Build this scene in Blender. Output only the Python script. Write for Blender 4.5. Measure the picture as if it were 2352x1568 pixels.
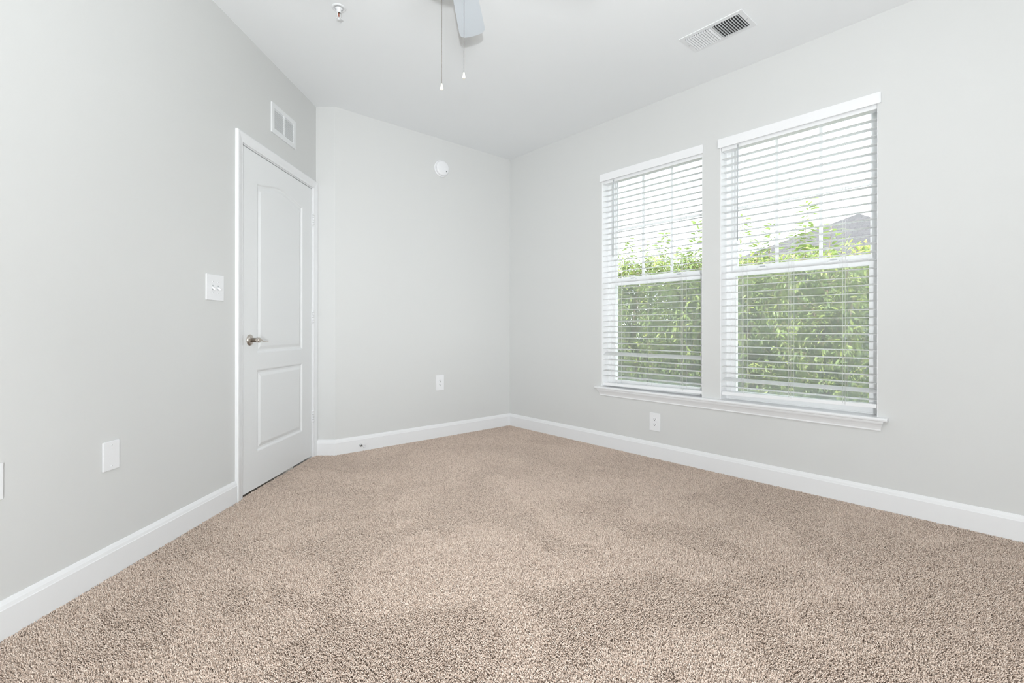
import bpy, bmesh, math, random
from mathutils import Vector, Matrix, Euler
random.seed(7)
for o in list(bpy.data.objects): bpy.data.objects.remove(o, do_unlink=True)
S = bpy.context.scene
COL = S.collection
R = math.radians

# ------------------------------------------------------------------ camera
YAW = R(-41.33918)
FW = Vector((0.6605152, 0.7508126, 0)); RT = Vector((0.7508126, -0.6605152, 0))
CAMZ = 0.9929
def cs(X, D, z=0.0):                       # metres right of / in front of the camera -> world
    return Vector((RT.x*X + FW.x*D, RT.y*X + FW.y*D, z))
cd = bpy.data.cameras.new('camera'); cam = bpy.data.objects.new('camera', cd); COL.objects.link(cam)
cd.sensor_width = 36; cd.lens = 1114.67*36/2352; cd.shift_y = -28.74/2352
cd.clip_start = 0.02; cd.clip_end = 300
cam.location = (0, 0, CAMZ)
cam.rotation_euler = (Matrix.Rotation(YAW, 3, 'Z') @ Matrix.Rotation(R(90), 3, 'X') @ Matrix.Rotation(0.0009, 3, 'Z')).to_euler()
S.camera = cam

# ------------------------------------------------------------------ light
S.view_settings.view_transform = 'Standard'; S.view_settings.look = 'None'
S.view_settings.gamma = 1; S.view_settings.use_curve_mapping = False
S.view_settings.exposure = 0.04
w = bpy.data.worlds.new('sky'); S.world = w; w.use_nodes = True
nt = w.node_tree; nt.nodes.clear()
wo = nt.nodes.new('ShaderNodeOutputWorld'); wb = nt.nodes.new('ShaderNodeBackground')
tc = nt.nodes.new('ShaderNodeTexCoord'); nz = nt.nodes.new('ShaderNodeTexNoise')
nz.inputs['Scale'].default_value = 3.0; nz.inputs['Detail'].default_value = 5
cr = nt.nodes.new('ShaderNodeValToRGB')
cr.color_ramp.elements[0].position = 0.38; cr.color_ramp.elements[0].color = (0.80, 0.90, 1.0, 1)
cr.color_ramp.elements[1].position = 0.62; cr.color_ramp.elements[1].color = (0.97, 0.985, 1.0, 1)
nt.links.new(tc.outputs['Generated'], nz.inputs['Vector']); nt.links.new(nz.outputs['Fac'], cr.inputs['Fac'])
nt.links.new(cr.outputs['Color'], wb.inputs['Color']); wb.inputs['Strength'].default_value = 5.6
nt.links.new(wb.outputs['Background'], wo.inputs['Surface'])

def light(name, kind, loc, energy, color=(1, 1, 1), **kw):
    d = bpy.data.lights.new(name, kind); d.energy = energy; d.color = color
    for k, v in kw.items(): setattr(d, k, v)
    o = bpy.data.objects.new(name, d); COL.objects.link(o); o.location = loc
    return o
def aim(o, target):
    o.rotation_euler = (Vector(target) - o.location).to_track_quat('-Z', 'Y').to_euler()
sun = light('sun', 'SUN', (-4, -2, 12), 9.0, (1.0, 0.97, 0.9), angle=R(0.6))
sun.rotation_euler = Vector((0.7, 0.25, -0.68)).to_track_quat('-Z', 'Y').to_euler()
# the photographer's flash behind the camera: the main head and one bounced off the ceiling; plus an unseen fill lamp added to brighten the far corner
flash = light('flash_head', 'AREA', cs(0.10, -1.05, 0.70), 84, (0.955, 0.985, 1.0), shape='DISK', size=0.06)
aim(flash, cs(0.1, 2.0, 2.74))
bounce = light('bounce_flash', 'AREA', cs(0.25, -0.55, 1.15), 16, (0.955, 0.985, 1.0), shape='SQUARE', size=0.5, spread=R(105))
aim(bounce, cs(0.15, 1.5, 2.74))
fill = light('corner_fill', 'AREA', cs(0.25, -0.6, 1.1), 5.2, (0.955, 0.985, 1.0), shape='SQUARE', size=0.3, spread=R(56))
aim(fill, cs(-0.5, 4.5, 1.0))

# ------------------------------------------------------------------ materials
M = {}
def mat(name, color, rough=0.5, metal=0.0, bump=None, spec=0.5, var=None, trans=0):
    m = bpy.data.materials.new(name); m.use_nodes = True
    n = m.node_tree; p = n.nodes['Principled BSDF']
    p.inputs['Base Color'].default_value = (*color, 1); p.inputs['Roughness'].default_value = rough
    p.inputs['Metallic'].default_value = metal; p.inputs['Specular IOR Level'].default_value = spec
    t = n.nodes.new('ShaderNodeTexCoord')
    if bump:
        nz = n.nodes.new('ShaderNodeTexNoise'); nz.inputs['Scale'].default_value = bump[0]; nz.inputs['Detail'].default_value = 3
        b = n.nodes.new('ShaderNodeBump'); b.inputs['Strength'].default_value = bump[1]; b.inputs['Distance'].default_value = bump[2]
        n.links.new(t.outputs['Object'], nz.inputs['Vector']); n.links.new(nz.outputs['Fac'], b.inputs['Height'])
        n.links.new(b.outputs['Normal'], p.inputs['Normal'])
    if var:
        nz = n.nodes.new('ShaderNodeTexNoise'); nz.inputs['Scale'].default_value = var[0]; nz.inputs['Detail'].default_value = 4
        mx = n.nodes.new('ShaderNodeMix'); mx.data_type = 'RGBA'
        mx.inputs['A'].default_value = (*color, 1); mx.inputs['B'].default_value = (*var[1], 1)
        n.links.new(t.outputs['Object'], nz.inputs['Vector']); n.links.new(nz.outputs['Fac'], mx.inputs['Factor'])
        n.links.new(mx.outputs['Result'], p.inputs['Base Color'])
    M[name] = m; return m
mat('wall_paint', (0.70, 0.705, 0.697), 0.65, bump=(260, 0.06, 0.002), spec=0.3)
mat('ceiling_paint', (0.89, 0.905, 0.915), 0.8, bump=(220, 0.06, 0.002), spec=0.2)
mat('trim_paint', (0.86, 0.865, 0.875), 0.35, bump=(40, 0.02, 0.002))
mat('door_paint', (0.835, 0.845, 0.85), 0.4, bump=(50, 0.03, 0.002))
mat('plastic_white', (0.87, 0.875, 0.89), 0.35, bump=(80, 0.01, 0.001))
mat('vinyl_white', (0.94, 0.945, 0.95), 0.4, bump=(30, 0.01, 0.001))
mat('slat_white', (0.93, 0.935, 0.94), 0.38, bump=(30, 0.015, 0.001))
mat('rail_white', (0.90, 0.905, 0.915), 0.38, bump=(30, 0.015, 0.001))
mat('cord_white', (0.82, 0.82, 0.82), 0.8, bump=(900, 0.2, 0.001))
mat('wand_grey', (0.55, 0.57, 0.59), 0.25, bump=(60, 0.01, 0.001))
mat('vent_enamel', (0.82, 0.83, 0.84), 0.4, bump=(60, 0.01, 0.001))
mat('dark_void', (0.012, 0.012, 0.012), 0.9, bump=(60, 0.01, 0.001))
mat('slot_dark', (0.03, 0.03, 0.03), 0.6, bump=(60, 0.01, 0.001))
mat('nickel', (0.60, 0.55, 0.50), 0.28, 1.0, bump=(400, 0.03, 0.0005))
mat('steel', (0.55, 0.55, 0.56), 0.25, 1.0, bump=(300, 0.02, 0.0005))
mat('chain_metal', (0.20, 0.18, 0.16), 0.35, 0.9, bump=(300, 0.02, 0.0005))
mat('ivory', (0.86, 0.83, 0.70), 0.35, bump=(60, 0.01, 0.001))
mat('blade_white', (0.66, 0.71, 0.76), 0.45, bump=(120, 0.02, 0.001))
mat('fan_white', (0.80, 0.81, 0.82), 0.35, bump=(60, 0.01, 0.001))
mat('bulb_red', (0.35, 0.10, 0.05), 0.15, bump=(60, 0.01, 0.001))
mat('carpet_backing', (0.30, 0.235, 0.185), 0.95, bump=(300, 0.5, 0.004))
mat('bark', (0.22, 0.16, 0.11), 0.9, bump=(60, 0.5, 0.01), var=(12, (0.12, 0.09, 0.06)))
mat('lawn', (0.06, 0.10, 0.03), 0.95, bump=(60, 0.6, 0.03), var=(4, (0.09, 0.13, 0.04)))
mat('siding', (0.12, 0.13, 0.16), 0.7, bump=(20, 0.05, 0.002))
mat('fascia', (0.25, 0.25, 0.27), 0.5, bump=(20, 0.05, 0.002))
mat('exterior', (0.55, 0.5, 0.45), 0.8, bump=(20, 0.1, 0.002))

def slat_glow():
    m = M['slat_white']; n = m.node_tree; p = n.nodes['Principled BSDF']; out = n.nodes['Material Output']
    t = n.nodes.new('ShaderNodeBsdfTranslucent'); t.inputs['Color'].default_value = (0.96, 0.96, 0.96, 1)
    mx = n.nodes.new('ShaderNodeMixShader'); mx.inputs[0].default_value = 0.65
    n.links.new(p.outputs[0], mx.inputs[1]); n.links.new(t.outputs[0], mx.inputs[2]); n.links.new(mx.outputs[0], out.inputs['Surface'])
slat_glow()
def shingle_mat():
    m = bpy.data.materials.new('roof_shingles'); m.use_nodes = True; n = m.node_tree; p = n.nodes['Principled BSDF']
    t = n.nodes.new('ShaderNodeTexCoord'); br = n.nodes.new('ShaderNodeTexBrick')
    br.inputs['Scale'].default_value = 1.0; br.inputs['Brick Width'].default_value = 0.32; br.inputs['Row Height'].default_value = 0.145
    br.inputs['Mortar Size'].default_value = 0.012; br.inputs['Color1'].default_value = (0.046, 0.043, 0.046, 1)
    br.inputs['Color2'].default_value = (0.056, 0.052, 0.055, 1); br.inputs['Mortar'].default_value = (0.035, 0.033, 0.035, 1)
    n.links.new(t.outputs['UV'], br.inputs['Vector']); n.links.new(br.outputs['Color'], p.inputs['Base Color'])
    b = n.nodes.new('ShaderNodeBump'); b.inputs['Distance'].default_value = 0.01
    n.links.new(br.outputs['Fac'], b.inputs['Height']); b.invert = True; n.links.new(b.outputs['Normal'], p.inputs['Normal'])
    p.inputs['Roughness'].default_value = 0.9; M['shingles'] = m
shingle_mat()
def leaf_mat():
    m = bpy.data.materials.new('leaf'); m.use_nodes = True; n = m.node_tree; p = n.nodes['Principled BSDF']; out = n.nodes['Material Output']
    a = n.nodes.new('ShaderNodeAttribute'); a.attribute_name = 'tint'
    oi = n.nodes.new('ShaderNodeObjectInfo')
    ad = n.nodes.new('ShaderNodeMath'); ad.operation = 'ADD'
    n.links.new(a.outputs['Fac'], ad.inputs[0])
    mu = n.nodes.new('ShaderNodeMath'); mu.operation = 'MULTIPLY'; mu.inputs[1].default_value = 0.25
    n.links.new(oi.outputs['Random'], mu.inputs[0]); n.links.new(mu.outputs[0], ad.inputs[1])
    cr = n.nodes.new('ShaderNodeValToRGB'); e = cr.color_ramp.elements
    e[0].position = 0.0; e[0].color = (0.105, 0.150, 0.055, 1); e[1].position = 1.0; e[1].color = (0.42, 0.47, 0.135, 1)
    x = cr.color_ramp.elements.new(0.55); x.color = (0.21, 0.28, 0.085, 1)
    n.links.new(ad.outputs[0], cr.inputs['Fac']); n.links.new(cr.outputs['Color'], p.inputs['Base Color'])
    p.inputs['Roughness'].default_value = 0.35
    tl = n.nodes.new('ShaderNodeBsdfTranslucent'); n.links.new(cr.outputs['Color'], tl.inputs['Color'])
    mx = n.nodes.new('ShaderNodeMixShader'); mx.inputs[0].default_value = 0.5
    n.links.new(p.outputs[0], mx.inputs[1]); n.links.new(tl.outputs[0], mx.inputs[2]); n.links.new(mx.outputs[0], out.inputs['Surface'])
    M['leaf'] = m
leaf_mat()
def glass_mat():
    m = bpy.data.materials.new('window_glass'); m.use_nodes = True; n = m.node_tree; out = n.nodes['Material Output']
    n.nodes.remove(n.nodes['Principled BSDF'])
    t = n.nodes.new('ShaderNodeBsdfTransparent'); t.inputs['Color'].default_value = (0.97, 0.985, 0.98, 1)
    g = n.nodes.new('ShaderNodeBsdfGlossy'); g.inputs['Roughness'].default_value = 0.02
    lw = n.nodes.new('ShaderNodeFresnel'); lw.inputs['IOR'].default_value = 1.45
    mx = n.nodes.new('ShaderNodeMixShader'); n.links.new(lw.outputs[0], mx.inputs[0])
    n.links.new(t.outputs[0], mx.inputs[1]); n.links.new(g.outputs[0], mx.inputs[2]); n.links.new(mx.outputs[0], out.inputs['Surface'])
    M['glass'] = m
    m = bpy.data.materials.new('insect_screen'); m.use_nodes = True; n = m.node_tree; out = n.nodes['Material Output']
    p = n.nodes['Principled BSDF']; p.inputs['Base Color'].default_value = (0.60, 0.61, 0.61, 1); p.inputs['Roughness'].default_value = 0.8
    t = n.nodes.new('ShaderNodeBsdfTransparent')
    mx = n.nodes.new('ShaderNodeMixShader'); mx.inputs[0].default_value = 0.36
    n.links.new(t.outputs[0], mx.inputs[1]); n.links.new(p.outputs[0], mx.inputs[2]); n.links.new(mx.outputs[0], out.inputs['Surface'])
    M['screen'] = m
glass_mat()
def yarn_mat():
    m = bpy.data.materials.new('carpet_yarn'); m.use_nodes = True; n = m.node_tree; p = n.nodes['Principled BSDF']
    oi = n.nodes.new('ShaderNodeObjectInfo'); cr = n.nodes.new('ShaderNodeValToRGB'); e = cr.color_ramp.elements
    e[0].position = 0.0; e[0].color = (0.43, 0.32, 0.25, 1); e[1].position = 1.0; e[1].color = (0.90, 0.775, 0.675, 1)
    x = cr.color_ramp.elements.new(0.45); x.color = (0.725, 0.58, 0.485, 1)
    n.links.new(oi.outputs['Random'], cr.inputs['Fac']); n.links.new(cr.outputs['Color'], p.inputs['Base Color'])
    p.inputs['Roughness'].default_value = 0.85; p.inputs['Specular IOR Level'].default_value = 0.2
    p.inputs['Sheen Weight'].default_value = 0.5; p.inputs['Sheen Roughness'].default_value = 0.6; p.inputs['Sheen Tint'].default_value = (0.95, 0.87, 0.80, 1)
    M['yarn'] = m
yarn_mat()

# ------------------------------------------------------------------ mesh helpers
class MB:
    def __init__(s): s.v = []; s.f = []; s.sm = []
    def add(s, vs, fs, smooth=False):
        b = len(s.v); s.v += [tuple(v) for v in vs]
        for f in fs: s.f.append(tuple(b+i for i in f)); s.sm.append(smooth)
        return s
    def box(s, x0, x1, y0, y1, z0, z1):
        return s.add([(x0,y0,z0),(x1,y0,z0),(x1,y1,z0),(x0,y1,z0),(x0,y0,z1),(x1,y0,z1),(x1,y1,z1),(x0,y1,z1)],
                     [(0,3,2,1),(4,5,6,7),(0,1,5,4),(1,2,6,5),(2,3,7,6),(3,0,4,7)])
    def bbox(s, x0, x1, y0, y1, z0, z1, bv):
        bm = bmesh.new(); t = MB().box(x0, x1, y0, y1, z0, z1); vs = [bm.verts.new(v) for v in t.v]
        for f in t.f: bm.faces.new([vs[i] for i in f])
        bmesh.ops.bevel(bm, geom=bm.edges[:], offset=bv, segments=2, affect='EDGES', profile=0.6)
        bm.verts.index_update()
        s.add([v.co[:] for v in bm.verts], [[v.index for v in f.verts] for f in bm.faces]); bm.free(); return s
    def tube(s, pts, rad, n=8, cap=True):
        pts = [Vector(p) for p in pts]; k = len(pts)
        rad = rad if isinstance(rad, (list, tuple)) else [rad]*k
        vs = []; ref = None
        for i in range(k):
            d = (pts[min(i+1,k-1)] - pts[max(i-1,0)]).normalized()
            if ref is None: ref = d.orthogonal().normalized()
            ref = (ref - d*ref.dot(d)).normalized(); b = d.cross(ref)
            for j in range(n):
                a = 2*math.pi*j/n; vs.append(pts[i] + (ref*math.cos(a) + b*math.sin(a))*rad[i])
        fs = [(i*n+j, i*n+(j+1)%n, (i+1)*n+(j+1)%n, (i+1)*n+j) for i in range(k-1) for j in range(n)]
        s.add(vs, fs, True)
        if cap:
            m = len(s.v) - k*n
            s.f.append(tuple(m+j for j in reversed(range(n)))); s.sm.append(False)
            s.f.append(tuple(m+(k-1)*n+j for j in range(n))); s.sm.append(False)
        return s
    def lathe(s, prof, n=32, mtx=None, smooth=True):      # prof: (r, h) along local +z
        vs = []; fs = []
        for r_, h_ in prof:
            for j in range(n):
                a = 2*math.pi*j/n; vs.append(Vector((r_*math.cos(a), r_*math.sin(a), h_)))
        for i in range(len(prof)-1):
            for j in range(n): fs.append((i*n+j, i*n+(j+1)%n, (i+1)*n+(j+1)%n, (i+1)*n+j))
        if mtx is not None: vs = [mtx @ v for v in vs]
        b = len(s.v); s.add(vs, fs, smooth)
        s.f.append(tuple(b+j for j in reversed(range(n)))); s.sm.append(False)
        s.f.append(tuple(b+(len(prof)-1)*n+j for j in range(n))); s.sm.append(False)
        return s
    def prism(s, prof, axis, a0, a1):                      # closed 2-D profile extruded along axis ('x','y','z')
        n = len(prof)
        def P(p, a): return {'x': (a, p[0], p[1]), 'y': (p[0], a, p[1]), 'z': (p[0], p[1], a)}[axis]
        vs = [P(p, a0) for p in prof] + [P(p, a1) for p in prof]
        fs = [(i, (i+1) % n, n+(i+1) % n, n+i) for i in range(n)] + [tuple(reversed(range(n))), tuple(range(n, 2*n))]
        return s.add(vs, fs)
    def mesh(s, name):
        me = bpy.data.meshes.new(name); me.from_pydata(s.v, [], s.f)
        me.polygons.foreach_set('use_smooth', s.sm)
        bm = bmesh.new(); bm.from_mesh(me); bmesh.ops.recalc_face_normals(bm, faces=bm.faces[:]); bm.to_mesh(me); bm.free()
        return me
    def build(s, name, m, parent=None):
        me = s.mesh(name); me.materials.append(M[m])
        return link(name, me, parent)
def link(name, me, parent=None):
    o = bpy.data.objects.new(name, me); COL.objects.link(o)
    if parent: o.parent = parent
    return o
def tag(o, label=None, cat=None, group=None, kind=None):
    if label: o['label'] = label
    if cat: o['category'] = cat
    if group: o['group'] = group
    if kind: o['kind'] = kind
    return o
def empty(name, mtx=None, label=None, cat=None, group=None, kind=None):
    o = bpy.data.objects.new(name, None); COL.objects.link(o); o.empty_display_size = 0.05
    if mtx is not None: o.matrix_world = mtx
    return tag(o, label, cat, group, kind)
def frame(origin, X):                       # local x along the wall, y out of the wall into the room, z up
    X = Vector(X).normalized(); Y = Vector((-X.y, X.x, 0))
    return Matrix(((X.x, Y.x, 0, origin[0]), (X.y, Y.y, 0, origin[1]), (0, 0, 1, origin[2]), (0, 0, 0, 1)))

# ------------------------------------------------------------------ the room shell
H = 2.74; XR = 3.3032; YB = 3.7888
PL = Vector((1.36589, 3.89473)); LD = Vector((0.68935, 0.72443)); NL = Vector((0.72443, -0.68935))
B0 = Vector((1.478, YB))
SL = 3.25                                  # the left wall runs this far towards and past the camera
LE = PL - LD*SL; XW = LE.x; YR = -1.45
FL = frame((PL.x, PL.y, 0), (-LD.x, -LD.y, 0))    # left wall: x = distance from its far corner
FR = frame((XR, 0, 0), (0, 1, 0))                 # right wall: x = world y
FB = frame((0, YB, 0), (-1, 0, 0))                # back wall: x = -world x
FT = frame((B0.x, B0.y, 0), (PL.x-B0.x, PL.y-B0.y, 0))   # short return wall
RETL = (PL-B0).length
T = 0.16
room = [tuple(LE), (XW, YR), (XR, YR), (XR, YB), tuple(B0), tuple(PL)]

def floor_mesh(name, z0, z1, poly):
    mb = MB(); mb.prism(poly, 'z', z0, z1); return mb
fl = floor_mesh('floor', -0.12, -0.010, room).build('floor', 'carpet_backing'); tag(fl, 'beige cut pile carpet covering the whole bedroom floor', 'floor', kind='structure')
big = [(XW-T, LE.y+0.35), (XW-T, YR-T), (XR+T, YR-T), (XR+T, YB+T), (PL.x-0.3, YB+1.6), (XW-1.1, LE.y+1.5)]
ce = floor_mesh('ceiling', H, H+0.15, big).build('ceiling', 'ceiling_paint'); tag(ce, 'smooth white painted ceiling', 'ceiling', kind='structure')

W1 = (1.702, 2.598); W2 = (0.682, 1.571); ZS, ZH = 0.487, 2.302      # window openings (along y) and their sill / head
wr = MB()
for a, b, c, d in [(YR-T, W2[0], -0.12, H), (W2[1], W1[0], -0.12, H), (W1[1], YB+T, -0.12, H),
                   (W2[0], W2[1], -0.12, ZS), (W1[0], W1[1], -0.12, ZS), (W2[0], W2[1], ZH, H), (W1[0], W1[1], ZH, H)]:
    wr.box(a, b, -T, 0, c, d)
o = wr.build('wall_right', 'wall_paint'); o.matrix_world = FR; tag(o, 'light greige painted wall holding the two windows', 'wall', kind='structure')
o = MB().box(-XR-T, -B0.x, -T, 0, -0.12, H).build('wall_back', 'wall_paint'); o.matrix_world = FB; tag(o, 'light greige painted wall with the smoke alarm', 'wall', kind='structure')
o = MB().box(0, RETL, -T, 0, -0.12, H).build('wall_corner', 'wall_paint'); o.matrix_world = FT; tag(o, 'narrow angled strip of greige wall beside the door', 'wall', kind='structure')
DX0, DX1, DZ = 0.0645, 0.9725, 2.0785         # door opening in the left wall
wl = MB().box(0-0.05, DX0-0.02, -T, 0, -0.12, H).box(DX1+0.02, SL, -T, 0, -0.12, H).box(DX0-0.02, DX1+0.02, -T, 0, DZ+0.02, H)
o = wl.build('wall_left', 'wall_paint'); o.matrix_world = FL; tag(o, 'light greige painted wall holding the white door', 'wall', kind='structure')
o = MB().box(XW-T, XW, YR-T, LE.y+0.12, -0.12, H).build('wall_side', 'wall_paint'); tag(o, 'greige wall behind the camera to the left', 'wall', kind='structure')
o = MB().box(XW-T, XR+T, YR-T, YR, -0.12, H).build('wall_rear', 'wall_paint'); tag(o, 'greige wall behind the camera', 'wall', kind='structure')
# hall shell behind the door, added to keep daylight out of the gap below
hb = MB().box(-0.3, 1.3, -1.25, -1.15, -0.2, H).box(-0.3, -0.2, -1.2, -T, -0.2, H).box(1.2, 1.3, -1.2, -T, -0.2, H).box(-0.3, 1.3, -1.2, 0.0, -0.2, -0.125).box(-0.3, 1.3, -1.2, -0.17, 2.3, 2.4)
o = hb.build('wall_hall', 'exterior'); o.matrix_world = FL; tag(o, 'unlit hall shell added beyond the closed door to shut out daylight', 'wall', kind='structure')

# baseboards: flat board with stepped, bevelled top
BP = [(0, -0.012), (0.0145, -0.012), (0.0145, 0.0935), (0.0125, 0.0955), (0.0095, 0.107), (0.0085, 0.1085), (0.0035, 0.1195), (0.0, 0.121)]
def baseboard(name, F, x0, x1, label):
    o = MB().prism(BP, 'x', x0, x1).build(name, 'trim_paint'); o.matrix_world = F
    return tag(o, label, 'baseboard', kind='structure')
baseboard('baseboard_left', FL, 1.047, SL, 'white baseboard along the wall with the door')
baseboard('baseboard_corner', FT, -0.006, RETL, 'short white baseboard beside the door casing')
baseboard('baseboard_back', FB, -XR, -B0.x+0.006, 'white baseboard with a metal door stop screwed to it')
baseboard('baseboard_right', FR, YR, YB, 'white baseboard below the two windows')
o = baseboard('baseboard_side', frame((XW, YR, 0), (0, -1, 0)), -(LE.y-YR), 0, 'white baseboard behind the camera to the left')
o = baseboard('baseboard_rear', frame((0, YR, 0), (1, 0, 0)), XW, XR, 'white baseboard behind the camera')

# carpet pile: yarn tufts scattered over the floor
def carpet():
    mb = MB(); q = PL - LD*2.95; e1 = cs(-2.2, 0.45); k = (XR-e1.x)/RT.x; e2 = e1 + RT*k
    k0 = (XW-e1.x)/RT.x; e0 = e1 + RT*k0                       # the pile stops behind the camera
    poly = [tuple(LE), (e0.x, e0.y), (e2.x, e2.y), (XR, YB), tuple(B0), tuple(PL)]
    mb.v = [(x, y, -0.0098) for x, y in poly]; mb.f = [tuple(range(6))]; mb.sm = [False]
    me = bpy.data.meshes.new('carpet_pile'); me.from_pydata(mb.v, [], mb.f); me.materials.append(M['yarn'])
    o = link('carpet_pile', me, fl); tag(o, kind='stuff')
    g = bpy.data.node_groups.new('carpet_tufts', 'GeometryNodeTree')
    g.interface.new_socket('Geometry', in_out='INPUT', socket_type='NodeSocketGeometry')
    g.interface.new_socket('Geometry', in_out='OUTPUT', socket_type='NodeSocketGeometry')
    N = g.nodes.new; K = g.links.new
    gi = N('NodeGroupInput'); go = N('NodeGroupOutput')
    dp = N('GeometryNodeDistributePointsOnFaces'); dp.inputs['Density'].default_value = 84000; dp.inputs['Seed'].default_value = 3
    K(gi.outputs[0], dp.inputs['Mesh'])
    bz = N('GeometryNodeCurveQuadraticBezier'); bz.inputs['Resolution'].default_value = 3
    bz.inputs['Start'].default_value = (0, 0, 0); bz.inputs['Middle'].default_value = (0.0002, 0, 0.007); bz.inputs['End'].default_value = (0.0022, 0.0006, 0.0104)
    cc = N('GeometryNodeCurvePrimitiveCircle'); cc.inputs['Resolution'].default_value = 5; cc.inputs['Radius'].default_value = 0.00122
    cm = N('GeometryNodeCurveToMesh'); cm.inputs['Fill Caps'].default_value = True
    K(bz.outputs[0], cm.inputs['Curve']); K(cc.outputs[0], cm.inputs['Profile Curve'])
    sm = N('GeometryNodeSetMaterial'); sm.inputs['Material'].default_value = M['yarn']; K(cm.outputs[0], sm.inputs['Geometry'])
    ip = N('GeometryNodeInstanceOnPoints'); K(dp.outputs['Points'], ip.inputs['Points']); K(sm.outputs[0], ip.inputs['Instance'])
    # lean: a slow noise turns the pile this way and that, as vacuuming and footsteps leave it
    pos = N('GeometryNodeInputPosition'); nz = N('ShaderNodeTexNoise'); nz.inputs['Scale'].default_value = 2.2; nz.inputs['Detail'].default_value = 3; nz.inputs['Distortion'].default_value = 0.9
    K(pos.outputs[0], nz.inputs['Vector'])
    mr = N('ShaderNodeMapRange'); mr.inputs['From Min'].default_value = 0.44; mr.inputs['From Max'].default_value = 0.56
    mr.inputs['To Min'].default_value = 0.85; mr.inputs['To Max'].default_value = 3.99; K(nz.outputs['Fac'], mr.inputs['Value'])
    rz = N('FunctionNodeRandomValue'); rz.inputs[2].default_value = -1.5; rz.inputs[3].default_value = 1.5
    ad = N('ShaderNodeMath'); K(mr.outputs[0], ad.inputs[0]); K(rz.outputs[1], ad.inputs[1])
    rt = N('FunctionNodeRandomValue'); rt.inputs[2].default_value = 0.05; rt.inputs[3].default_value = 0.58; rt.inputs['Seed'].default_value = 5
    cx = N('ShaderNodeCombineXYZ'); K(rt.outputs[1], cx.inputs['Y']); K(ad.outputs[0], cx.inputs['Z'])
    er = N('FunctionNodeEulerToRotation'); K(cx.outputs[0], er.inputs[0]); K(er.outputs[0], ip.inputs['Rotation'])
    rs = N('FunctionNodeRandomValue'); rs.inputs[2].default_value = 0.75; rs.inputs[3].default_value = 1.2; rs.inputs['Seed'].default_value = 9
    K(rs.outputs[1], ip.inputs['Scale'])
    K(ip.outputs[0], go.inputs[0])
    md = o.modifiers.new('tufts', 'NODES'); md.node_group = g
carpet()

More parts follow.
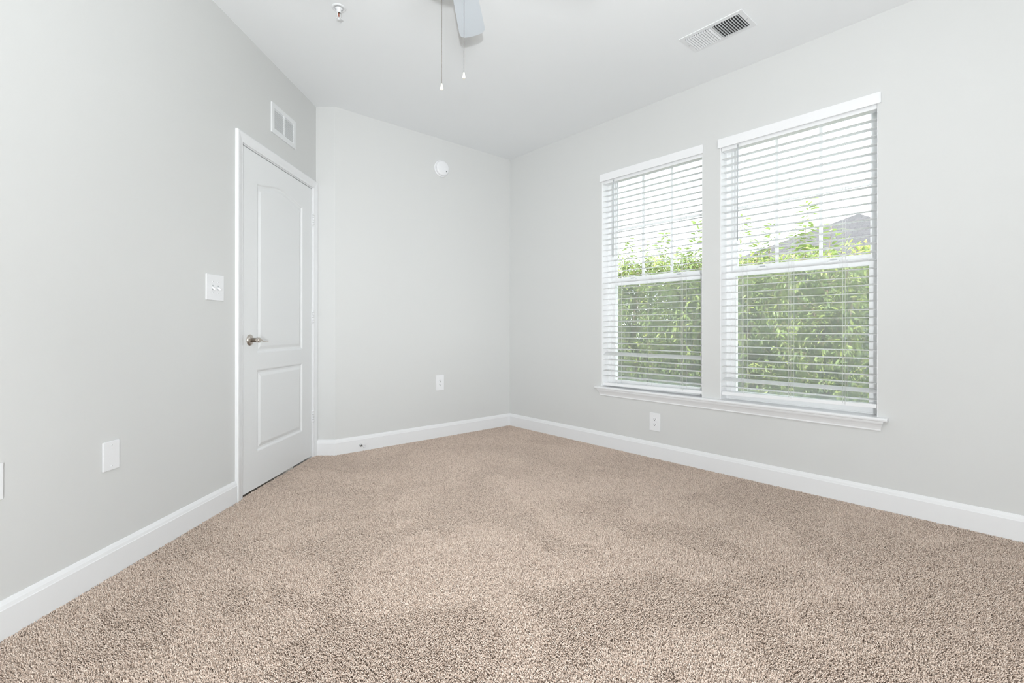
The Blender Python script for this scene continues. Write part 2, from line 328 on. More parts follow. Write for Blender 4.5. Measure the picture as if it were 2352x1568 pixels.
# ------------------------------------------------------------------ door
def offset(poly, d):                       # inward offset of a CCW outline
    n = len(poly); out = []
    for i in range(n):
        a, b, c = Vector(poly[i-1]), Vector(poly[i]), Vector(poly[(i+1) % n])
        u = (b-a).normalized(); v = (c-b).normalized()
        n1 = Vector((-u.y, u.x)); n2 = Vector((-v.y, v.x)); m = (n1+n2)
        m = m/m.dot(n1) if m.length > 1e-6 else n1
        out.append(tuple(b+m*d))
    return out
def panel_outline(x0, x1, z0, z1, arch):
    pts = [(x0, z0), (x1, z0), (x1, z1)]
    if arch:
        k = 28
        for i in range(1, k):
            t = i/k; pts.append((x1+(x0-x1)*t, z1 + arch*(0.5-0.5*math.cos(2*math.pi*t))**0.85))
    pts.append((x0, z1)); return pts
def door():
    d = empty('door_1', FL, 'white two panel interior door with arched upper panel, shut', 'door', kind='structure')
    x0, x1, z0, z1 = 0.0695, 0.9675, 0.010, 2.0735; yf = -0.002; yb = -0.037
    bm = bmesh.new()
    outer = [bm.verts.new((x, yf, z)) for x, z in [(x0, z0), (x1, z0), (x1, z1), (x0, z1)]]
    edges = [bm.edges.new((outer[i], outer[(i+1) % 4])) for i in range(4)]
    panels = [panel_outline(0.2185, 0.8165, 0.841, 1.898, 0.047), panel_outline(0.2185, 0.8165, 0.231, 0.739, 0)]
    PR = [(0.0, 0.0), (0.006, -0.002), (0.012, -0.0075), (0.018, -0.0085), (0.024, -0.0085), (0.042, -0.0025), (0.047, -0.002)]
    rings = []
    for p in panels:
        loops = []
        for dd, dep in PR:
            q = offset(p, dd) if dd else p
            loops.append([bm.verts.new((x, yf+dep, z)) for x, z in q])
        rings.append(loops)
        n = len(p); edges += [bm.edges.new((loops[0][i], loops[0][(i+1) % n])) for i in range(n)]
    bmesh.ops.triangle_fill(bm, use_beauty=True, use_dissolve=False, edges=edges)
    for loops in rings:
        n = len(loops[0])
        for a, b in zip(loops, loops[1:]):
            for i in range(n): bm.faces.new((a[i], a[(i+1) % n], b[(i+1) % n], b[i])).smooth = False
        es = [bm.edges.get((loops[-1][i], loops[-1][(i+1) % n])) for i in range(n)]
        bmesh.ops.triangle_fill(bm, use_beauty=True, edges=es)
    back = [bm.verts.new((v.co.x, yb, v.co.z)) for v in outer]
    for i in range(4): bm.faces.new((outer[i], outer[(i+1) % 4], back[(i+1) % 4], back[i]))
    bm.faces.new(back); bmesh.ops.recalc_face_normals(bm, faces=bm.faces[:])
    me = bpy.data.meshes.new('slab'); bm.to_mesh(me); bm.free(); me.materials.append(M['door_paint'])
    slab = link('slab', me, d)
    # lever handle
    hx, hz = 0.8967, 0.9243
    mY = Matrix.Translation((hx, yf, hz)) @ Matrix.Rotation(R(-90), 4, 'X')
    hd = MB().lathe([(0.0335, 0), (0.0345, 0.003), (0.033, 0.006), (0.027, 0.010), (0.018, 0.0125), (0.0145, 0.013)], 40, mY).build('handle', 'nickel', d); tag(hd, 'brushed nickel lever handle')
    MB().lathe([(0.0135, 0.012), (0.0135, 0.044), (0.0148, 0.045), (0.0148, 0.062), (0.013, 0.064)], 32, mY).build('neck', 'nickel', hd)
    lv = MB(); path = [(0.0, 0.0), (0.012, 0.001), (0.026, -0.001), (0.042, -0.006), (0.060, -0.0095), (0.080, -0.0105), (0.100, -0.0098), (0.108, -0.0090)]
    rw = [0.0125, 0.0125, 0.011, 0.0095, 0.009, 0.009, 0.0085, 0.006]; rh = [0.0125, 0.010, 0.006, 0.0035, 0.0026, 0.0022, 0.002, 0.0015]
    vs = []; n = 14
    for (px, pz), a, b in zip(path, rw, rh):
        for j in range(n):
            t = 2*math.pi*j/n; vs.append((hx-0.004-px, 0.051+yf+a*math.cos(t), hz+pz+b*math.sin(t)))
    fs = [(i*n+j, i*n+(j+1) % n, (i+1)*n+(j+1) % n, (i+1)*n+j) for i in range(len(path)-1) for j in range(n)]
    lv.add(vs, fs, True); lv.f += [tuple(reversed(range(n))), tuple((len(path)-1)*n+j for j in range(n))]; lv.sm += [False, False]
    lv.build('lever', 'nickel', hd)
    MB().box(0.9672, 0.9722, -0.03, -0.0005, 0.895, 0.955).build('strike_plate', 'steel', d)
    for zz in (1.797, 1.041, 0.270):
        h_ = MB()
        for k in range(5): h_.lathe([(0.0072, zz+k*0.019+0.0006), (0.0072, zz+k*0.019+0.0184)], 16, Matrix.Translation((0.064, 0.0085, 0)))
        h_.lathe([(0.003, zz-0.004), (0.0055, zz-0.002), (0.0055, zz+0.0005)], 12, Matrix.Translation((0.064, 0.0085, 0)))
        h_.box(0.0640, 0.071, -0.0025, 0.003, zz, zz+0.095)
        h_.build('hinge', 'plastic_white', d)
    MB().box(DX0-0.02, DX0, -T+0.002, 0, -0.012, DZ+0.02).build('jamb', 'trim_paint', d)
    MB().box(DX1, DX1+0.02, -T+0.002, 0, -0.012, DZ+0.02).build('jamb', 'trim_paint', d)
    MB().box(DX0, DX1, -T+0.002, 0, DZ, DZ+0.02).build('jamb', 'trim_paint', d)
    MB().box(DX0, DX0+0.012, -0.075, -0.040, -0.01, DZ).box(DX1-0.012, DX1, -0.075, -0.040, -0.01, DZ).box(DX0, DX1, -0.075, -0.040, DZ-0.012, DZ).build('door_stop_moulding', 'trim_paint', d)
    # casing, mitred at the head: profile from inner edge (thin) to outer edge (thick)
    c = empty('trim_1', FL, 'white moulded casing around the door', 'door casing', kind='structure')
    prof = [(0.0, 0.0), (0.0, 0.010), (0.004, 0.0115), (0.014, 0.0115), (0.022, 0.0135), (0.036, 0.0165), (0.050, 0.0185), (0.0565, 0.0175), (0.058, 0.014), (0.058, 0.0)]
    ix0, ix1, iz = DX0-0.005, DX1+0.014, DZ+0.006
    def leg(xi, sgn):
        vs = []
        for a, y in prof: vs.append((xi+sgn*a, y, -0.012))
        for a, y in prof: vs.append((xi+sgn*a, y, iz+a))
        n = len(prof); fs = [(i, (i+1) % n, n+(i+1) % n, n+i) for i in range(n)] + [tuple(range(n)), tuple(range(n, 2*n))]
        MB().add(vs, fs).build('casing_leg', 'trim_paint', c)
    leg(ix0, -1); leg(ix1, 1)
    n = len(prof); vs = [(ix0-a, y, iz+a) for a, y in prof] + [(ix1+a, y, iz+a) for a, y in prof]
    MB().add(vs, [(i, (i+1) % n, n+(i+1) % n, n+i) for i in range(n)] + [tuple(range(n)), tuple(range(n, 2*n))]).build('casing_head', 'trim_paint', c)
door()

# ------------------------------------------------------------------ plates, outlets, switches
def plate(name, F, x0, x1, z0, z1, label, cat, th=0.006):
    r = empty(name, F @ Matrix.Translation(((x0+x1)/2, 0, (z0+z1)/2)), label, cat)
    a, b = (x1-x0)/2, (z1-z0)/2
    MB().bbox(-a, a, 0.0, th, -b, b, 0.0022).build('cover_plate', 'plastic_white', r)
    return r
def screw(r, x, y, z, m='plastic_white'):
    o = MB().lathe([(0.0034, 0), (0.0034, 0.0008), (0.0022, 0.0014)], 14, Matrix.Translation((x, y, z)) @ Matrix.Rotation(R(-90), 4, 'X')).build('screw', m, r)
    MB().box(x-0.0028, x+0.0028, y+0.0012, y+0.0016, z-0.0004, z+0.0004).build('screw_slot', 'slot_dark', o)
def outlet(F, x0, x1, z0, z1, label):
    r = plate('wall_outlet', F, x0, x1, z0, z1, label, 'outlet')
    for s_ in (-1, 1):
        zc = s_*0.0195
        prof = []
        for i in range(28):
            t = 2*math.pi*i/28; prof.append((0.0172*math.cos(t), zc + max(-0.0135, min(0.0135, 0.0172*math.sin(t)))))
        f = MB().prism(prof, 'y', 0.0055, 0.0078); vs = f.v
        o = f.build('receptacle', 'plastic_white', r)
        MB().box(-0.0075, -0.0052, 0.0074, 0.0081, zc-0.002, zc+0.0072).build('slot', 'slot_dark', o)
        MB().box(0.0052, 0.0075, 0.0074, 0.0081, zc-0.001, zc+0.0066).build('slot', 'slot_dark', o)
        MB().lathe([(0.0032, 0.0074), (0.0032, 0.0081)], 14, Matrix.Translation((0, 0, zc-0.0076)) @ Matrix.Rotation(R(-90), 4, 'X')).build('ground_hole', 'slot_dark', o)
    screw(r, 0, 0.006, 0)
outlet(FB, -2.4915, -2.4065, 0.4295, 0.5695, 'white outlet on the far wall below the smoke alarm')
outlet(FR, 2.0355, 2.1285, 0.2085, 0.3465, 'white outlet below the windows, just above the baseboard')
sw = plate('light_switch', FL, 1.154, 1.299, 1.1445, 1.2815, 'white double toggle switch plate beside the door', 'light switch')
for xx in (-0.023, 0.023):
    MB().bbox(xx-0.0056, xx+0.0056, 0.0055, 0.0066, -0.0125, 0.0125, 0.0006).build('toggle_collar', 'wand_grey', sw)
    t = MB().prism([(0.0, -0.005), (0.0, 0.005), (0.016, -0.007), (0.0165, -0.0125), (0.013, -0.0145)], 'x', xx-0.0047, xx+0.0047).build('toggle', 'plastic_white', sw)
    t.location = (0, 0.006, 0)
    for zz in (-0.030, 0.030): screw(sw, xx, 0.006, zz)
bp = plate('blank_plate', FL, 1.8315, 1.9085, 0.4235, 0.5395, 'blank white cover plate low on the wall left of the door', 'cover plate')
screw(bp, 0, 0.006, 0.042); screw(bp, 0, 0.006, -0.042)
bp = plate('blank_plate', FL, 2.2715, 2.3485, 0.447, 0.563, 'white cover plate cut off by the left edge of the photo', 'cover plate')
screw(bp, 0, 0.006, 0.042); screw(bp, 0, 0.006, -0.042)

# ------------------------------------------------------------------ vents
def wall_grille():
    x0, x1, z0, z1 = 0.345, 0.664, 2.278, 2.4745
    r = empty('return_air_grille', FL @ Matrix.Translation((x0, 0, z0)), 'white two column louvred air grille on the wall above the door', 'vent')
    w_, h_ = x1-x0, z1-z0; b = 0.030; c = w_/2
    MB().box(b*0.8, w_-b*0.8, 0.0005, 0.0015, b*0.8, h_-b*0.8).build('duct_shade', 'slot_dark', r)  # dark plate standing in for the shade behind the louvres
    fr = MB()
    P = [(0.0, 0.0), (0.0, 0.004), (0.004, 0.0085), (b, 0.0085), (b, 0.0)]
    def ring(pts, hole):
        pass
    fr.box(0, b, 0, 0.0085, 0, h_).box(w_-b, w_, 0, 0.0085, 0, h_).box(b, w_-b, 0, 0.0085, 0, b).box(b, w_-b, 0, 0.0085, h_-b, h_).box(c-0.007, c+0.007, 0, 0.0085, b, h_-b)
    fr.build('face_frame', 'vent_enamel', r)
    me = MB().prism([(0.0015, 0.0160), (0.0024, 0.0168), (0.0082, 0.0014), (0.0074, 0.0004)], 'x', 0, c-0.007-b).mesh('louvre'); me.materials.append(M['vent_enamel'])
    n = 11; st = (h_-2*b-0.004)/n
    for cx in (b, c+0.007):
        for i in range(n):
            o = link('louvre', me, r); o.location = (cx, 0, b + i*st)
wall_grille()
def ceiling_vent():
    r = empty('ceiling_register', Matrix.Translation((2.79, 1.349, H)), 'white two way louvred air register on the ceiling', 'vent')
    hx, hy = 0.102, 0.186; b = 0.026; mid = 0.010
    MB().box(-hx+b, hx-b, -hy+b, hy-b, -0.0012, 0).build('duct_shade', 'slot_dark', r)  # no hole cut: the duct's darkness is put into this plate's colour
    f = MB(); 
    for a in [(-hx, -hx+b, -hy, hy), (hx-b, hx, -hy, hy), (-hx+b, hx-b, -hy, -hy+b), (-hx+b, hx-b, hy-b, hy), (-hx+b, hx-b, -mid/2, mid/2)]: f.box(a[0], a[1], a[2], a[3], -0.0045, 0)
    f.build('face_frame', 'vent_enamel', r)
    n = 11; L_ = hy-b-mid/2; st = L_/n
    for side in (-1, 1):
        lo = -hy+b if side < 0 else mid/2
        if side < 0: prof = [(0.0, -0.013), (0.0013, -0.0135), (0.0046, -0.001), (0.0033, -0.001)]       # near bank opens towards the room
        else: prof = [(0.0, -0.002), (0.0013, -0.002), (0.0085, -0.0100), (0.0075, -0.0108)]
        me = MB().prism(prof, 'x', -hx+b, hx-b).mesh('louvre'); me.materials.append(M['vent_enamel'])
        for i in range(n):
            o = link('louvre', me, r); o.location = (0, lo + (i+0.2)*st, 0)
    for yy in (-hy+b*0.5, hy-b*0.5):
        MB().lathe([(0.004, 0), (0.004, 0.001), (0.0025, 0.002)], 14, Matrix.Translation((0, yy, -0.0045)) @ Matrix.Rotation(R(180), 4, 'X')).build('screw', 'steel', r)
ceiling_vent()

# ------------------------------------------------------------------ smoke alarm, sprinkler, door stop
sa = empty('smoke_alarm', FB @ Matrix.Translation((-2.461, 0, 2.466)), 'round white smoke alarm high on the far wall', 'smoke alarm')
RX = Matrix.Rotation(R(-90), 4, 'X')
MB().lathe([(0.076, 0), (0.077, 0.004), (0.075, 0.010), (0.070, 0.012)], 56, RX).build('base', 'plastic_white', sa)
cv = MB().lathe([(0.066, 0.012), (0.0675, 0.016), (0.0675, 0.030), (0.064, 0.036), (0.055, 0.0395), (0.02, 0.041)], 56, RX).build('cover', 'plastic_white', sa)
MB().lathe([(0.062, 0.0118), (0.062, 0.0165)], 40, RX).build('vent_gap', 'slot_dark', sa)
MB().lathe([(0.0085, 0.040), (0.0085, 0.0425), (0.007, 0.043)], 20, Matrix.Translation((-0.031, 0, -0.026)) @ RX).build('test_button', 'plastic_white', cv)
MB().lathe([(0.0045, 0.0425), (0.0045, 0.0436)], 12, Matrix.Translation((-0.032, 0, -0.028)) @ RX).build('indicator', 'slot_dark', cv)
MB().box(0.0655, 0.0685, 0.016, 0.026, -0.012, 0.006).build('test_slot', 'wand_grey', cv)

sp = empty('fire_sprinkler', Matrix.Translation((1.036, 2.607, H)), 'small white pendent fire sprinkler on the ceiling', 'sprinkler')
RD = Matrix.Rotation(R(180), 4, 'X')
MB().lathe([(0.038, 0), (0.0385, 0.002), (0.035, 0.005), (0.027, 0.0065), (0.026, 0.004), (0.0, 0.004)], 40, RD).build('escutcheon', 'fan_white', sp)
MB().lathe([(0.020, 0.003), (0.020, 0.010), (0.0125, 0.014), (0.0125, 0.026), (0.010, 0.028)], 24, RD).build('body', 'fan_white', sp)
for a in (0.6, 0.6+math.pi):
    c_, s_ = math.cos(a), math.sin(a)
    MB().tube([(c_*0.0085, s_*0.0085, -0.024), (c_*0.0125, s_*0.0125, -0.034), (c_*0.0115, s_*0.0115, -0.048), (c_*0.004, s_*0.004, -0.058)], [0.0026, 0.0024, 0.0022, 0.0024], 8).build('frame_arm', 'fan_white', sp)
MB().lathe([(0.0022, 0.026), (0.0026, 0.030), (0.0026, 0.048), (0.0016, 0.052)], 14, RD).build('glass_bulb', 'bulb_red', sp)
MB().lathe([(0.0085, 0.0255), (0.0085, 0.0285), (0.004, 0.031)], 18, RD).build('seal_cap', 'chain_metal', sp)
df = MB(); n = 24
vs = []
for i in range(n):
    t = 2*math.pi*i/n; r_ = 0.0165 if i % 2 == 0 else 0.0135; vs.append((r_*math.cos(t), r_*math.sin(t)))
df.prism(vs, 'z', -0.0605, -0.059); df.lathe([(0.005, 0.056), (0.005, 0.0625), (0.003, 0.064)], 14, RD); df.build('deflector', 'fan_white', sp)

ds = empty('door_stop', FB @ Matrix.Translation((-1.684, 0.0145, 0.047)), 'small metal door stop on the far baseboard near the door', 'door stop')
MB().lathe([(0.0125, 0), (0.0125, 0.003), (0.009, 0.008), (0.005, 0.010)], 24, RX).build('mounting_base', 'steel', ds)
MB().lathe([(0.0042, 0.008), (0.0042, 0.058)], 16, RX).build('rod', 'steel', ds)
MB().lathe([(0.0075, 0.056), (0.0085, 0.058), (0.0085, 0.070), (0.006, 0.073)], 20, RX).build('rubber_tip', 'plastic_white', ds)

# ------------------------------------------------------------------ ceiling fan (only one blade tip and the pull chains reach into the photo)
fc = cs(-0.22, 1.74, 0)
fan = empty('ceiling_fan', Matrix.Translation((fc.x, fc.y, H)), 'white ceiling fan, one blade tip and two bead pull chains showing', 'ceiling fan')
MB().lathe([(0.075, 0), (0.075, 0.015), (0.06, 0.045), (0.03, 0.06), (0.014, 0.062)], 40, RD).build('canopy', 'fan_white', fan)
MB().lathe([(0.013, 0.05), (0.013, 0.16)], 20, RD).build('downrod', 'fan_white', fan)
MB().lathe([(0.03, 0.15), (0.09, 0.165), (0.135, 0.19), (0.145, 0.23), (0.14, 0.265), (0.115, 0.29), (0.07, 0.298)], 48, RD).build('motor_housing', 'fan_white', fan)
MB().lathe([(0.07, 0.29), (0.10, 0.33), (0.128, 0.375), (0.13, 0.425), (0.11, 0.437), (0.03, 0.44)], 48, RD).build('switch_housing', 'fan_white', fan)
bl = MB(); tip = []
ow = [(0.20, 0.0475), (0.30, 0.051), (0.42, 0.056), (0.54, 0.0605), (0.60, 0.0625), (0.628, 0.061), (0.643, 0.054), (0.652, 0.040), (0.656, 0.015)]
out = [(x, -y) for x, y in ow] + [(x, y) for x, y in reversed(ow)]
bl.prism(out, 'z', -0.003, 0.003); bme = bl.mesh('blade'); bme.materials.append(M['blade_white'])
br = MB().prism([(0.12, -0.02), (0.17, -0.015), (0.215, -0.04), (0.26, -0.036), (0.27, 0), (0.26, 0.036), (0.215, 0.04), (0.17, 0.015), (0.12, 0.02)], 'z', 0.003, 0.008).mesh('blade_bracket'); br.materials.append(M['fan_white'])
fwd = math.atan2(FW.y, FW.x) - R(2.3)
for k in range(5):
    b = link('blade', bme, fan); b.matrix_local = Matrix.Translation((0, 0, -0.30)) @ Matrix.Rotation(fwd + k*2*math.pi/5, 4, 'Z') @ Matrix.Rotation(R(-13), 4, 'X')
    link('blade_bracket', br, b)
def chain(X, ztop, zbot, pl):
    p = cs(X, 1.74); x, y = p.x-fc.x, p.y-fc.y
    mb = MB(); z = ztop
    while z > zbot:
        mb.lathe([(0.0004, -0.0014), (0.00115, -0.0007), (0.00115, 0.0007), (0.0004, 0.0014)], 6, Matrix.Translation((x, y, z-H))); z -= 0.0042
    mb.tube([(x, y, ztop-H), (x, y, zbot-H)], 0.0006, 5)
    c = mb.build('pull_chain', 'chain_metal', fan)
    MB().lathe([(0.0018, 0.0), (0.0026, -0.002), (0.0036, -0.010), (0.0056, -0.016), (0.0058, -0.020), (0.0042, -0.0225)], 20, Matrix.Translation((x, y, zbot-H))).build('pull_knob', 'ivory', c)
    return c
z1_ = CAMZ + (755.2-192)/1114.67*1.74; z2_ = CAMZ + (755.2-166)/1114.67*1.74
chain(-0.2529, H-0.437, z1_, 0); chain(-0.1733, H-0.437, z2_, 0)

# ------------------------------------------------------------------ windows
FP = -0.089                                 # the vinyl frame stands this far back from the wall face
def window(name, y0, y1, label):
    r = empty(name, FR, label, 'window', kind='structure')
    a, b = y0, y1; z0, z1 = 0.507, ZH; fw = 0.034
    f = MB(); f.box(a, a+fw, FP-0.075, FP, z0-0.02, z1).box(b-fw, b, FP-0.075, FP, z0-0.02, z1).box(a+fw, b-fw, FP-0.075, FP, z1-fw, z1).box(a+fw, b-fw, FP-0.075, FP, z0-0.02, z0+0.006)
    f.build('frame', 'vinyl_white', r)
    for x0_, x1_, q0, q1 in ((a, a+0.003, z0, z1), (b-0.003, b, z0, z1), (a+0.003, b-0.003, z1-0.003, z1)):     # boards added over the reveal, whitened to stand for the daylight on it
        MB().box(x0_, x1_, FP, -0.001, q0, q1).build('reveal_lightener', 'vinyl_white', r)
    # lower sash (inner track)
    ys, ye = FP-0.030, FP-0.008; st = 0.030; xa, xb = a+fw-0.003, b-fw+0.003; zb, zt = z0+0.004, 1.402
    s = MB().box(xa, xa+st, ys, ye, zb, zt).box(xb-st, xb, ys, ye, zb, zt).box(xa+st, xb-st, ys, ye, zb, 0.562).box(xa+st, xb-st, ys, ye, 1.362, zt)
    s.box(xa+st, xb-st, ye, ye+0.006, 1.392, 1.402)
    lo = s.build('lower_sash', 'vinyl_white', r)
    MB().box(xa+st-0.004, xb-st+0.004, (ys+ye)/2-0.002, (ys+ye)/2+0.002, 0.558, 1.366).build('pane', 'glass', lo)
    for xx in (xa + (xb-xa)*0.25, xa + (xb-xa)*0.75):
        MB().bbox(xx-0.028, xx+0.028, ye-0.022, ye+0.004, zt, zt+0.008, 0.002).build('sash_lock', 'vinyl_white', lo)
        MB().bbox(xx-0.016, xx+0.020, ye-0.014, ye-0.006, zt+0.008, zt+0.016, 0.002).build('lock_lever', 'wand_grey', lo)
    # upper sash (outer track) with colonial grille: three columns, two rows
    ys, ye = FP-0.058, FP-0.036; zb, zt = 1.372, z1-0.018
    s = MB().box(xa, xa+st, ys, ye, zb, zt).box(xb-st, xb, ys, ye, zb, zt).box(xa+st, xb-st, ys, ye, zb, 1.432).box(xa+st, xb-st, ys, ye, zt-0.030, zt)
    up = s.build('upper_sash', 'vinyl_white', r)
    gx0, gx1, gz0, gz1 = xa+st, xb-st, 1.432, zt-0.030; m = 0.009; ym = (ys+ye)/2
    zc = (gz0+gz1)/2; xc = [gx0 + (gx1-gx0)*k/3 for k in range(4)]
    for k in (1, 2): MB().box(xc[k]-m, xc[k]+m, ym-0.005, ym+0.005, gz0, gz1).build('muntin', 'vinyl_white', up)
    for k in range(3):
        l_ = xc[k] + (m if k else 0); h_ = xc[k+1] - (m if k < 2 else 0)
        MB().box(l_, h_, ym-0.005, ym+0.005, zc-m, zc+m).build('muntin', 'vinyl_white', up)
        for p0, p1 in ((gz0, zc-m), (zc+m, gz1)): MB().box(l_, h_, ym-0.002, ym+0.002, p0, p1).build('pane', 'glass', up)
    # insect screen over the lower half
    sc = MB().box(xa, xa+0.018, FP-0.074, FP-0.064, z0, 1.40).box(xb-0.018, xb, FP-0.074, FP-0.064, z0, 1.40).box(xa, xb, FP-0.074, FP-0.064, z0, z0+0.018).box(xa, xb, FP-0.074, FP-0.064, 1.384, 1.40).build('screen_frame', 'vinyl_white', r)
    MB().add([(xa, FP-0.069, z0), (xb, FP-0.069, z0), (xb, FP-0.069, 1.40), (xa, FP-0.069, 1.40)], [(0, 1, 2, 3)]).build('insect_mesh', 'screen', sc)
window('window_1', *W1, 'white double hung window nearer the room corner')
window('window_2', *W2, 'white double hung window on the right of the pair')

tr = empty('trim_2', FR, 'white window stool and moulded apron running under both windows', 'window sill', kind='structure')
st = MB().prism([(0.0, 0.487), (0.033, 0.487), (0.0375, 0.490), (0.039, 0.497), (0.0375, 0.504), (0.033, 0.507), (0.0, 0.507)], 'x', 0.632, 2.650)
st.box(W1[0], W1[1], FP+0.0, 0.0, ZS, 0.507).box(W2[0], W2[1], FP+0.0, 0.0, ZS, 0.507)
st.build('stool', 'trim_paint', tr)
AP = [(0.0, 0.430), (0.008, 0.430), (0.010, 0.434), (0.009, 0.440), (0.013, 0.452), (0.020, 0.466), (0.026, 0.474), (0.027, 0.480), (0.031, 0.481), (0.031, 0.487), (0.0, 0.487)]
n = len(AP)
vs = [(0.672-p[0]*0.7, p[0], p[1]) for p in AP] + [(2.606+p[0]*0.7, p[0], p[1]) for p in AP]
MB().add(vs, [(i, (i+1) % n, n+(i+1) % n, n+i) for i in range(n)] + [tuple(range(n)), tuple(range(n, 2*n))]).build('apron', 'trim_paint', tr)

# ------------------------------------------------------------------ blinds
NS = 35; ZT = 2.170; DZs = 0.0463
def slat_mesh(w_):
    k = 6; top = []; bot = []
    for i in range(k+1):
        t = -1+2*i/k; y = 0.025*t; c = 0.0018*(1-t*t)
        top.append((y, c+0.0014)); bot.append((y, c-0.0014))
    me = MB().prism(top + list(reversed(bot)), 'x', -w_/2, w_/2).mesh('slat'); me.materials.append(M['slat_white']); return me
def blind(y0, y1, v0, v1, tilted, rail_z, rail_tilt, label, wand_y, base_tilt):
    c = (y0+y1)/2; w_ = y1-y0-0.012; yc = -0.037
    r = empty('window_blind', FR @ Matrix.Translation((c, 0, 0)), label, 'blind', 'faux wood blinds in the window pair')
    MB().bbox(v0-c, v1-c, 0.002, 0.014, 2.243, 2.304, 0.0015).build('valance', 'rail_white', r)
    MB().box(-w_/2, w_/2, -0.062, -0.008, 2.222, 2.275).build('headrail', 'rail_white', r)
    me = slat_mesh(w_); lad = [-w_/2+0.15, 0.0, w_/2-0.15]
    for i in range(NS):
        o = link('slat', me, r); o.location = (0.0012*math.sin(i*2.3), yc, ZT - i*DZs)
        a = R(base_tilt + random.uniform(-1.5, 1.5))
        if i in tilted: a = R(tilted[i]); o.location.z += 0.004
        o.rotation_euler = (a, 0, 0)
    b = MB().bbox(-w_/2, w_/2, -0.0255, 0.0255, 0.0, 0.023, 0.003).build('bottom_rail', 'rail_white', r)
    b.location = (0, yc, rail_z); b.rotation_euler = (0, rail_tilt, 0)
    for lx in lad:
        for yy in (yc-0.0268, yc+0.0268):
            MB().tube([(lx, yy, 2.21), (lx, yy, rail_z+0.012)], 0.0009, 5).build('ladder_cord', 'cord_white', r)
        MB().tube([(lx+0.012, yc+0.0268, 2.21), (lx+0.012, yc+0.0272, rail_z+0.02)], 0.0009, 5).build('lift_cord', 'cord_white', r)
    wy = wand_y - c
    wd = MB().tube([(wy, -0.002, 2.235), (wy, -0.001, 2.20), (wy+0.001, 0.002, 1.592)], 0.0042, 8).build('tilt_wand', 'wand_grey', r)
    MB().tube([(wy, -0.010, 2.236), (wy, -0.002, 2.238), (wy, -0.002, 2.228)], 0.0016, 6).build('wand_hook', 'steel', wd)
blind(*W1, 1.694, 2.613, {30: -32}, 0.522, R(0.7), 'white slatted blind in the window nearer the room corner', 2.478, -4)
blind(*W2, 0.666, 1.586, {33: -22}, 0.545, R(0.9), 'white slatted blind in the window on the right', 1.452, -2)

# ------------------------------------------------------------------ outdoors
def at_x(u, v, X):                          # the point of the upright plane x = X seen at a pixel of the photograph
    d = RT*((u-1176)/1114.67) + FW; t = X/d.x
    return X, d.y*t, CAMZ + (755.26-v)/1114.67*t
GZ = -0.45
o = MB().box(XR+T, 60, -40, 50, GZ-0.2, GZ).build('ground', 'lawn'); tag(o, 'green lawn outside the windows', 'lawn', kind='structure')
# neighbouring house with hipped grey roof
def house():
    r = empty('house', Matrix.Translation((18, 4.2, GZ)), 'neighbouring house with grey shingle hip roof beyond the trees', 'house')
    def P(x, y, z): return (x-18, y-4.2, z-GZ)
    MB().box(14.5-18, 23-18, -8-4.2, 8.5-4.2, 0, 2.3-GZ).build('walls', 'siding', r)
    def roof(faces, name='roof'):
        me = bpy.data.meshes.new(name); vs = []; fs = []
        for f in faces:
            b = len(vs); vs += [P(*p) for p in f]; fs.append(tuple(range(b, b+len(f))))
        me.from_pydata(vs, [], fs); me.materials.append(M['shingles'])
        uv = me.uv_layers.new(name='UVMap')
        for p in me.polygons:
            nrm = p.normal; ax = Vector((-nrm.y, nrm.x, 0)).normalized(); ay = nrm.cross(ax)
            for li in p.loop_indices:
                v = me.vertices[me.loops[li].vertex_index].co; uv.data[li].uv = (v.dot(ax), v.dot(ay))
        o = link(name, me, r); sd = o.modifiers.new('thickness', 'SOLIDIFY'); sd.thickness = 0.08; return o
    e = 2.3
    A = (18, 4.2, 4.58); A2 = (18.6, 2.3, 4.2)
    roof([[(14, 8.9, e), (14, 0.4, e), A], [(14, 8.9, e), A, (22, 4.2, 4.58), (22, 8.9, e)], [(14, 0.4, e), (22, 0.4, e), (22, 4.2, 4.58), A]])
    B = at_x(2110, 440, 21); C0 = at_x(1925, 526, 20); C0 = (C0[0], C0[1], 3.2)
    roof([[C0, (C0[0], -9, 3.2), (B[0], -6, B[2]), B], [C0, B, (25, C0[1], 3.2)], [B, (B[0], -6, B[2]), (25, -9, 3.2), (25, C0[1], 3.2)]])
    MB().box(13.95-18, 14.05-18, 0.4-4.2, 8.9-4.2, e-GZ-0.18, e-GZ+0.02).build('gutter', 'fascia', r)
house()

def leaf_mesh(L_, W_, name='leaf'):
    ln = [(0, 0.05), (0.18, 0.75), (0.42, 1.0), (0.72, 0.62), (1.0, 0.02)]
    vs = []; 
    for t, w_ in ln:
        x = t*L_; dz = -0.18*L_*t*t; k = w_*W_/2
        vs += [(x, -k, dz+0.18*k), (x, 0, dz), (x, k, dz+0.18*k)]
    fs = []
    for i in range(len(ln)-1):
        for j in (0, 1): a = i*3+j; fs.append((a, a+1, a+4, a+3))
    return vs, fs
LV, LF = leaf_mesh(0.085, 0.028)
lme = bpy.data.meshes.new('leaf'); lme.from_pydata(LV, [], LF); lme.materials.append(M['leaf'])
at = lme.attributes.new('tint', 'FLOAT', 'FACE'); at.data.foreach_set('value', [0.42]*len(LF))
LSM = [(LV[i]) for i in range(len(LV))]
def leaf_dir(d, droop):
    q = Vector(d); q.z -= droop; return q.normalized()
def leaf_matrix(p, d, roll, s):
    x = Vector(d).normalized(); y = Vector((0, 0, 1)).cross(x)
    y = y.normalized() if y.length > 1e-4 else Vector((0, 1, 0)); z = x.cross(y)
    m = Matrix((x, y, z)).transposed().to_4x4()
    return Matrix.Translation(p) @ m @ Matrix.Rotation(roll, 4, 'X') @ Matrix.Diagonal((s, s, s, 1))
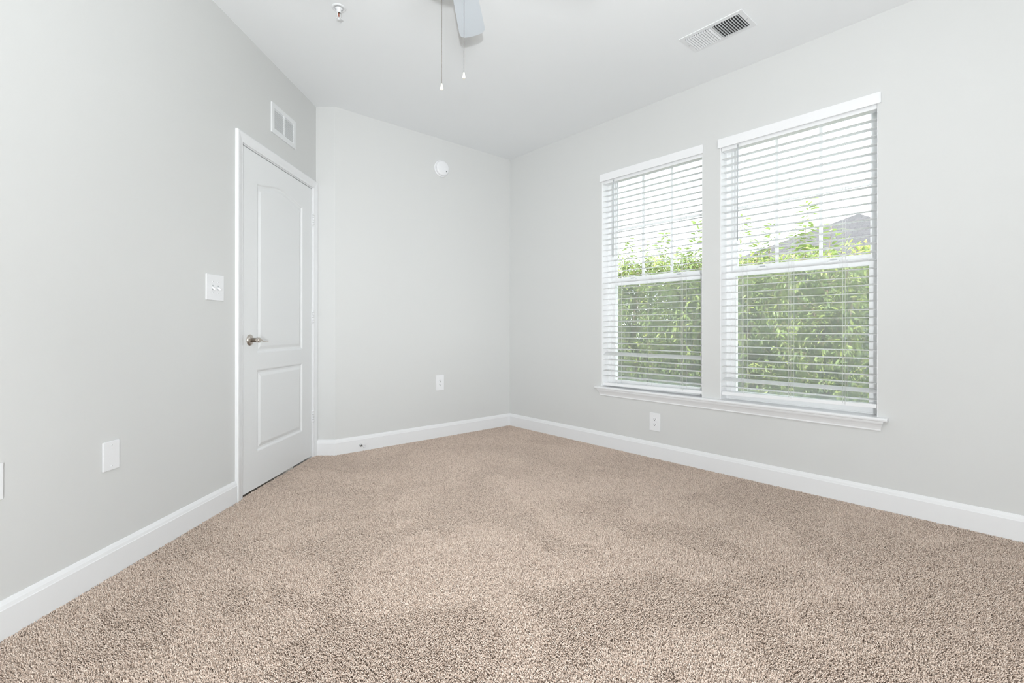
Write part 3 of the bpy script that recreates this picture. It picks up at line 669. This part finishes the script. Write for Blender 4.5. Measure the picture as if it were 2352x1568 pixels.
def tree(x, y, h, rad, nt_, seed, label, shoots, ls=1.0, group='leafy trees outside the windows', name='leafy_tree', cat='tree'):
    rnd = random.Random(seed)
    r = empty(name, Matrix.Translation((x, y, GZ)), label, cat, group)
    top = h-GZ
    MB().tube([(0, 0, -0.05), (0.03, 0.02, top*0.3), (-0.02, 0.05, top*0.6), (0.03, 0, top*0.9)], [0.05, 0.042, 0.03, 0.012], 10).build('trunk', 'bark', r)
    bb = MB()
    for k in range(10):
        a = rnd.uniform(0, 6.28); z = rnd.uniform(0.15, 0.75)*top; e = Vector((math.cos(a)*rad*0.8, math.sin(a)*rad*0.9, z + rnd.uniform(0.3, 0.6)))
        s_ = Vector((0, 0.02, z)); m_ = (s_+e)/2 + Vector((0, 0, 0.06)); bb.tube([s_, m_, e], [0.018, 0.012, 0.005], 6)
    V = []; F = []; TI = []
    for k in range(nt_):
        z = rnd.uniform(0.0, 1.0)*top
        z = min(z, top - abs(rnd.gauss(0, 0.12)))
        a = rnd.uniform(0, 6.28); rr = rad*math.sqrt(rnd.random())
        p = Vector((rnd.uniform(-0.55, 0.55), rnd.uniform(-rad, rad)*0.82, z))
        d = Vector((rnd.gauss(0, 0.5)+p.x*0.6, rnd.gauss(0, 0.5)+p.y*0.6, rnd.uniform(0.0, 1.2))).normalized()
        ln = rnd.uniform(0.16, 0.34); nl_ = rnd.randint(8, 13); tint = rnd.uniform(0.0, 0.75)
        e_ = p+d*ln; e_.y = max(-rad*0.8, min(rad*0.8, e_.y)); bb.tube([p, e_], [0.003, 0.0015], 4, False)
        sd = d.orthogonal().normalized(); sd.rotate(Matrix.Rotation(rnd.uniform(0, 6.28), 3, d))
        for i in range(nl_):
            q = p + d*(ln*(i+1)/nl_); keep = abs(q.y) < rad*0.86; side = sd if i % 2 else -sd; side = side.copy(); side.rotate(Matrix.Rotation(rnd.uniform(-0.8, 0.8), 3, d))
            ld = leaf_dir(side*0.9 + d*0.5, rnd.uniform(0.2, 0.9)); mt = leaf_matrix(q, ld, rnd.uniform(-0.9, 0.9), rnd.uniform(0.6, 1.0)*ls)
            if not keep: continue
            b = len(V); V += [mt @ Vector(v) for v in LSM]; F += [tuple(b+j for j in f) for f in LF]
            TI += [min(1, max(0, tint + rnd.uniform(-0.2, 0.25)))]*len(LF)
    bb.build('branches', 'bark', r)['kind'] = 'stuff'
    me = bpy.data.meshes.new('foliage'); me.from_pydata(V, [], F); me.materials.append(M['leaf'])
    at = me.attributes.new('tint', 'FLOAT', 'FACE'); at.data.foreach_set('value', TI)
    tag(link('foliage', me, r), kind='stuff')
    for (sx, sy, sz0, sz1, nl_) in shoots:                       # long young shoots above the crown, every leaf its own piece
        p0 = Vector((sx-x, sy-y, sz0-GZ)); p1 = Vector((sx-x+0.03, sy-y-0.02, sz1-GZ)); mid = (p0+p1)/2 + Vector((0.03, 0.03, 0))
        pts = [p0, mid, p1]; sh = MB().tube(pts, [0.006, 0.004, 0.0018], 6).build('shoot', 'bark', r)
        for i in range(nl_):
            t = (i+0.6)/nl_; q = p0*(1-t)**2 + 2*mid*t*(1-t) + p1*t*t; a = i*2.4 + rnd.uniform(-0.4, 0.4)
            spread = rnd.uniform(0.02, 0.16)*(1.15-t)
            dv = Vector((math.cos(a), math.sin(a), 0.35 + 0.4*t)); q = q + Vector((math.cos(a), math.sin(a), 0.4))*spread
            o = link('leaf', lme, sh); o.matrix_local = leaf_matrix(q, leaf_dir(dv, rnd.uniform(0.2, 0.8)), rnd.uniform(-0.7, 0.7), rnd.uniform(1.0, 1.6))
def sh(u, v, X, n, drop=0.75):
    x, y, z = at_x(u, v, X); return (x, y, z-drop, z-0.04, n)
tree(6.7, 0.95, 1.70, 0.45, 952, 11, 'leafy tree at the far right edge of the right window', [])
tree(6.6, 1.85, 1.78, 0.45, 1020, 12, 'leafy tree with the tallest shoot, in the middle of the right window', [sh(1850, 448, 6.5, 135, 1.0), sh(1905, 505, 6.5, 67, 0.7), sh(1828, 520, 6.5, 67, 0.6)])
tree(6.7, 2.75, 1.86, 0.45, 1020, 13, 'leafy tree with low shoots at the left side of the right window', [sh(1702, 488, 6.6, 75, 0.8), sh(1768, 500, 6.6, 105, 0.8), sh(1738, 545, 6.6, 67, 0.6)])
tree(6.6, 3.65, 1.98, 0.45, 1020, 14, 'leafy tree behind the right side of the corner window', [sh(1597, 505, 6.5, 105, 0.8), sh(1565, 560, 6.5, 60, 0.5), sh(1520, 528, 6.5, 90, 0.7)])
tree(6.7, 4.55, 2.05, 0.45, 1020, 15, 'leafy tree behind the left side of the corner window', [sh(1440, 533, 6.6, 90, 0.7), sh(1475, 550, 6.6, 67, 0.6)])
tree(6.6, 5.45, 2.08, 0.45, 952, 16, 'leafy tree beyond the left edge of the corner window', [])
for yy, lab in ((1.6, 'broad shrub behind the trees at the right of the right window'), (3.7, 'broad shrub behind the trees at the left of the right window'), (5.8, 'broad shrub behind the trees at the right of the corner window'), (7.9, 'broad shrub behind the trees at the left of the corner window')):
    tree(10.5, yy, 2.35, 1.10, 900, int(yy*10), lab, [], 1.9, 'broad shrubs behind the trees', 'broad_shrub', 'shrub')
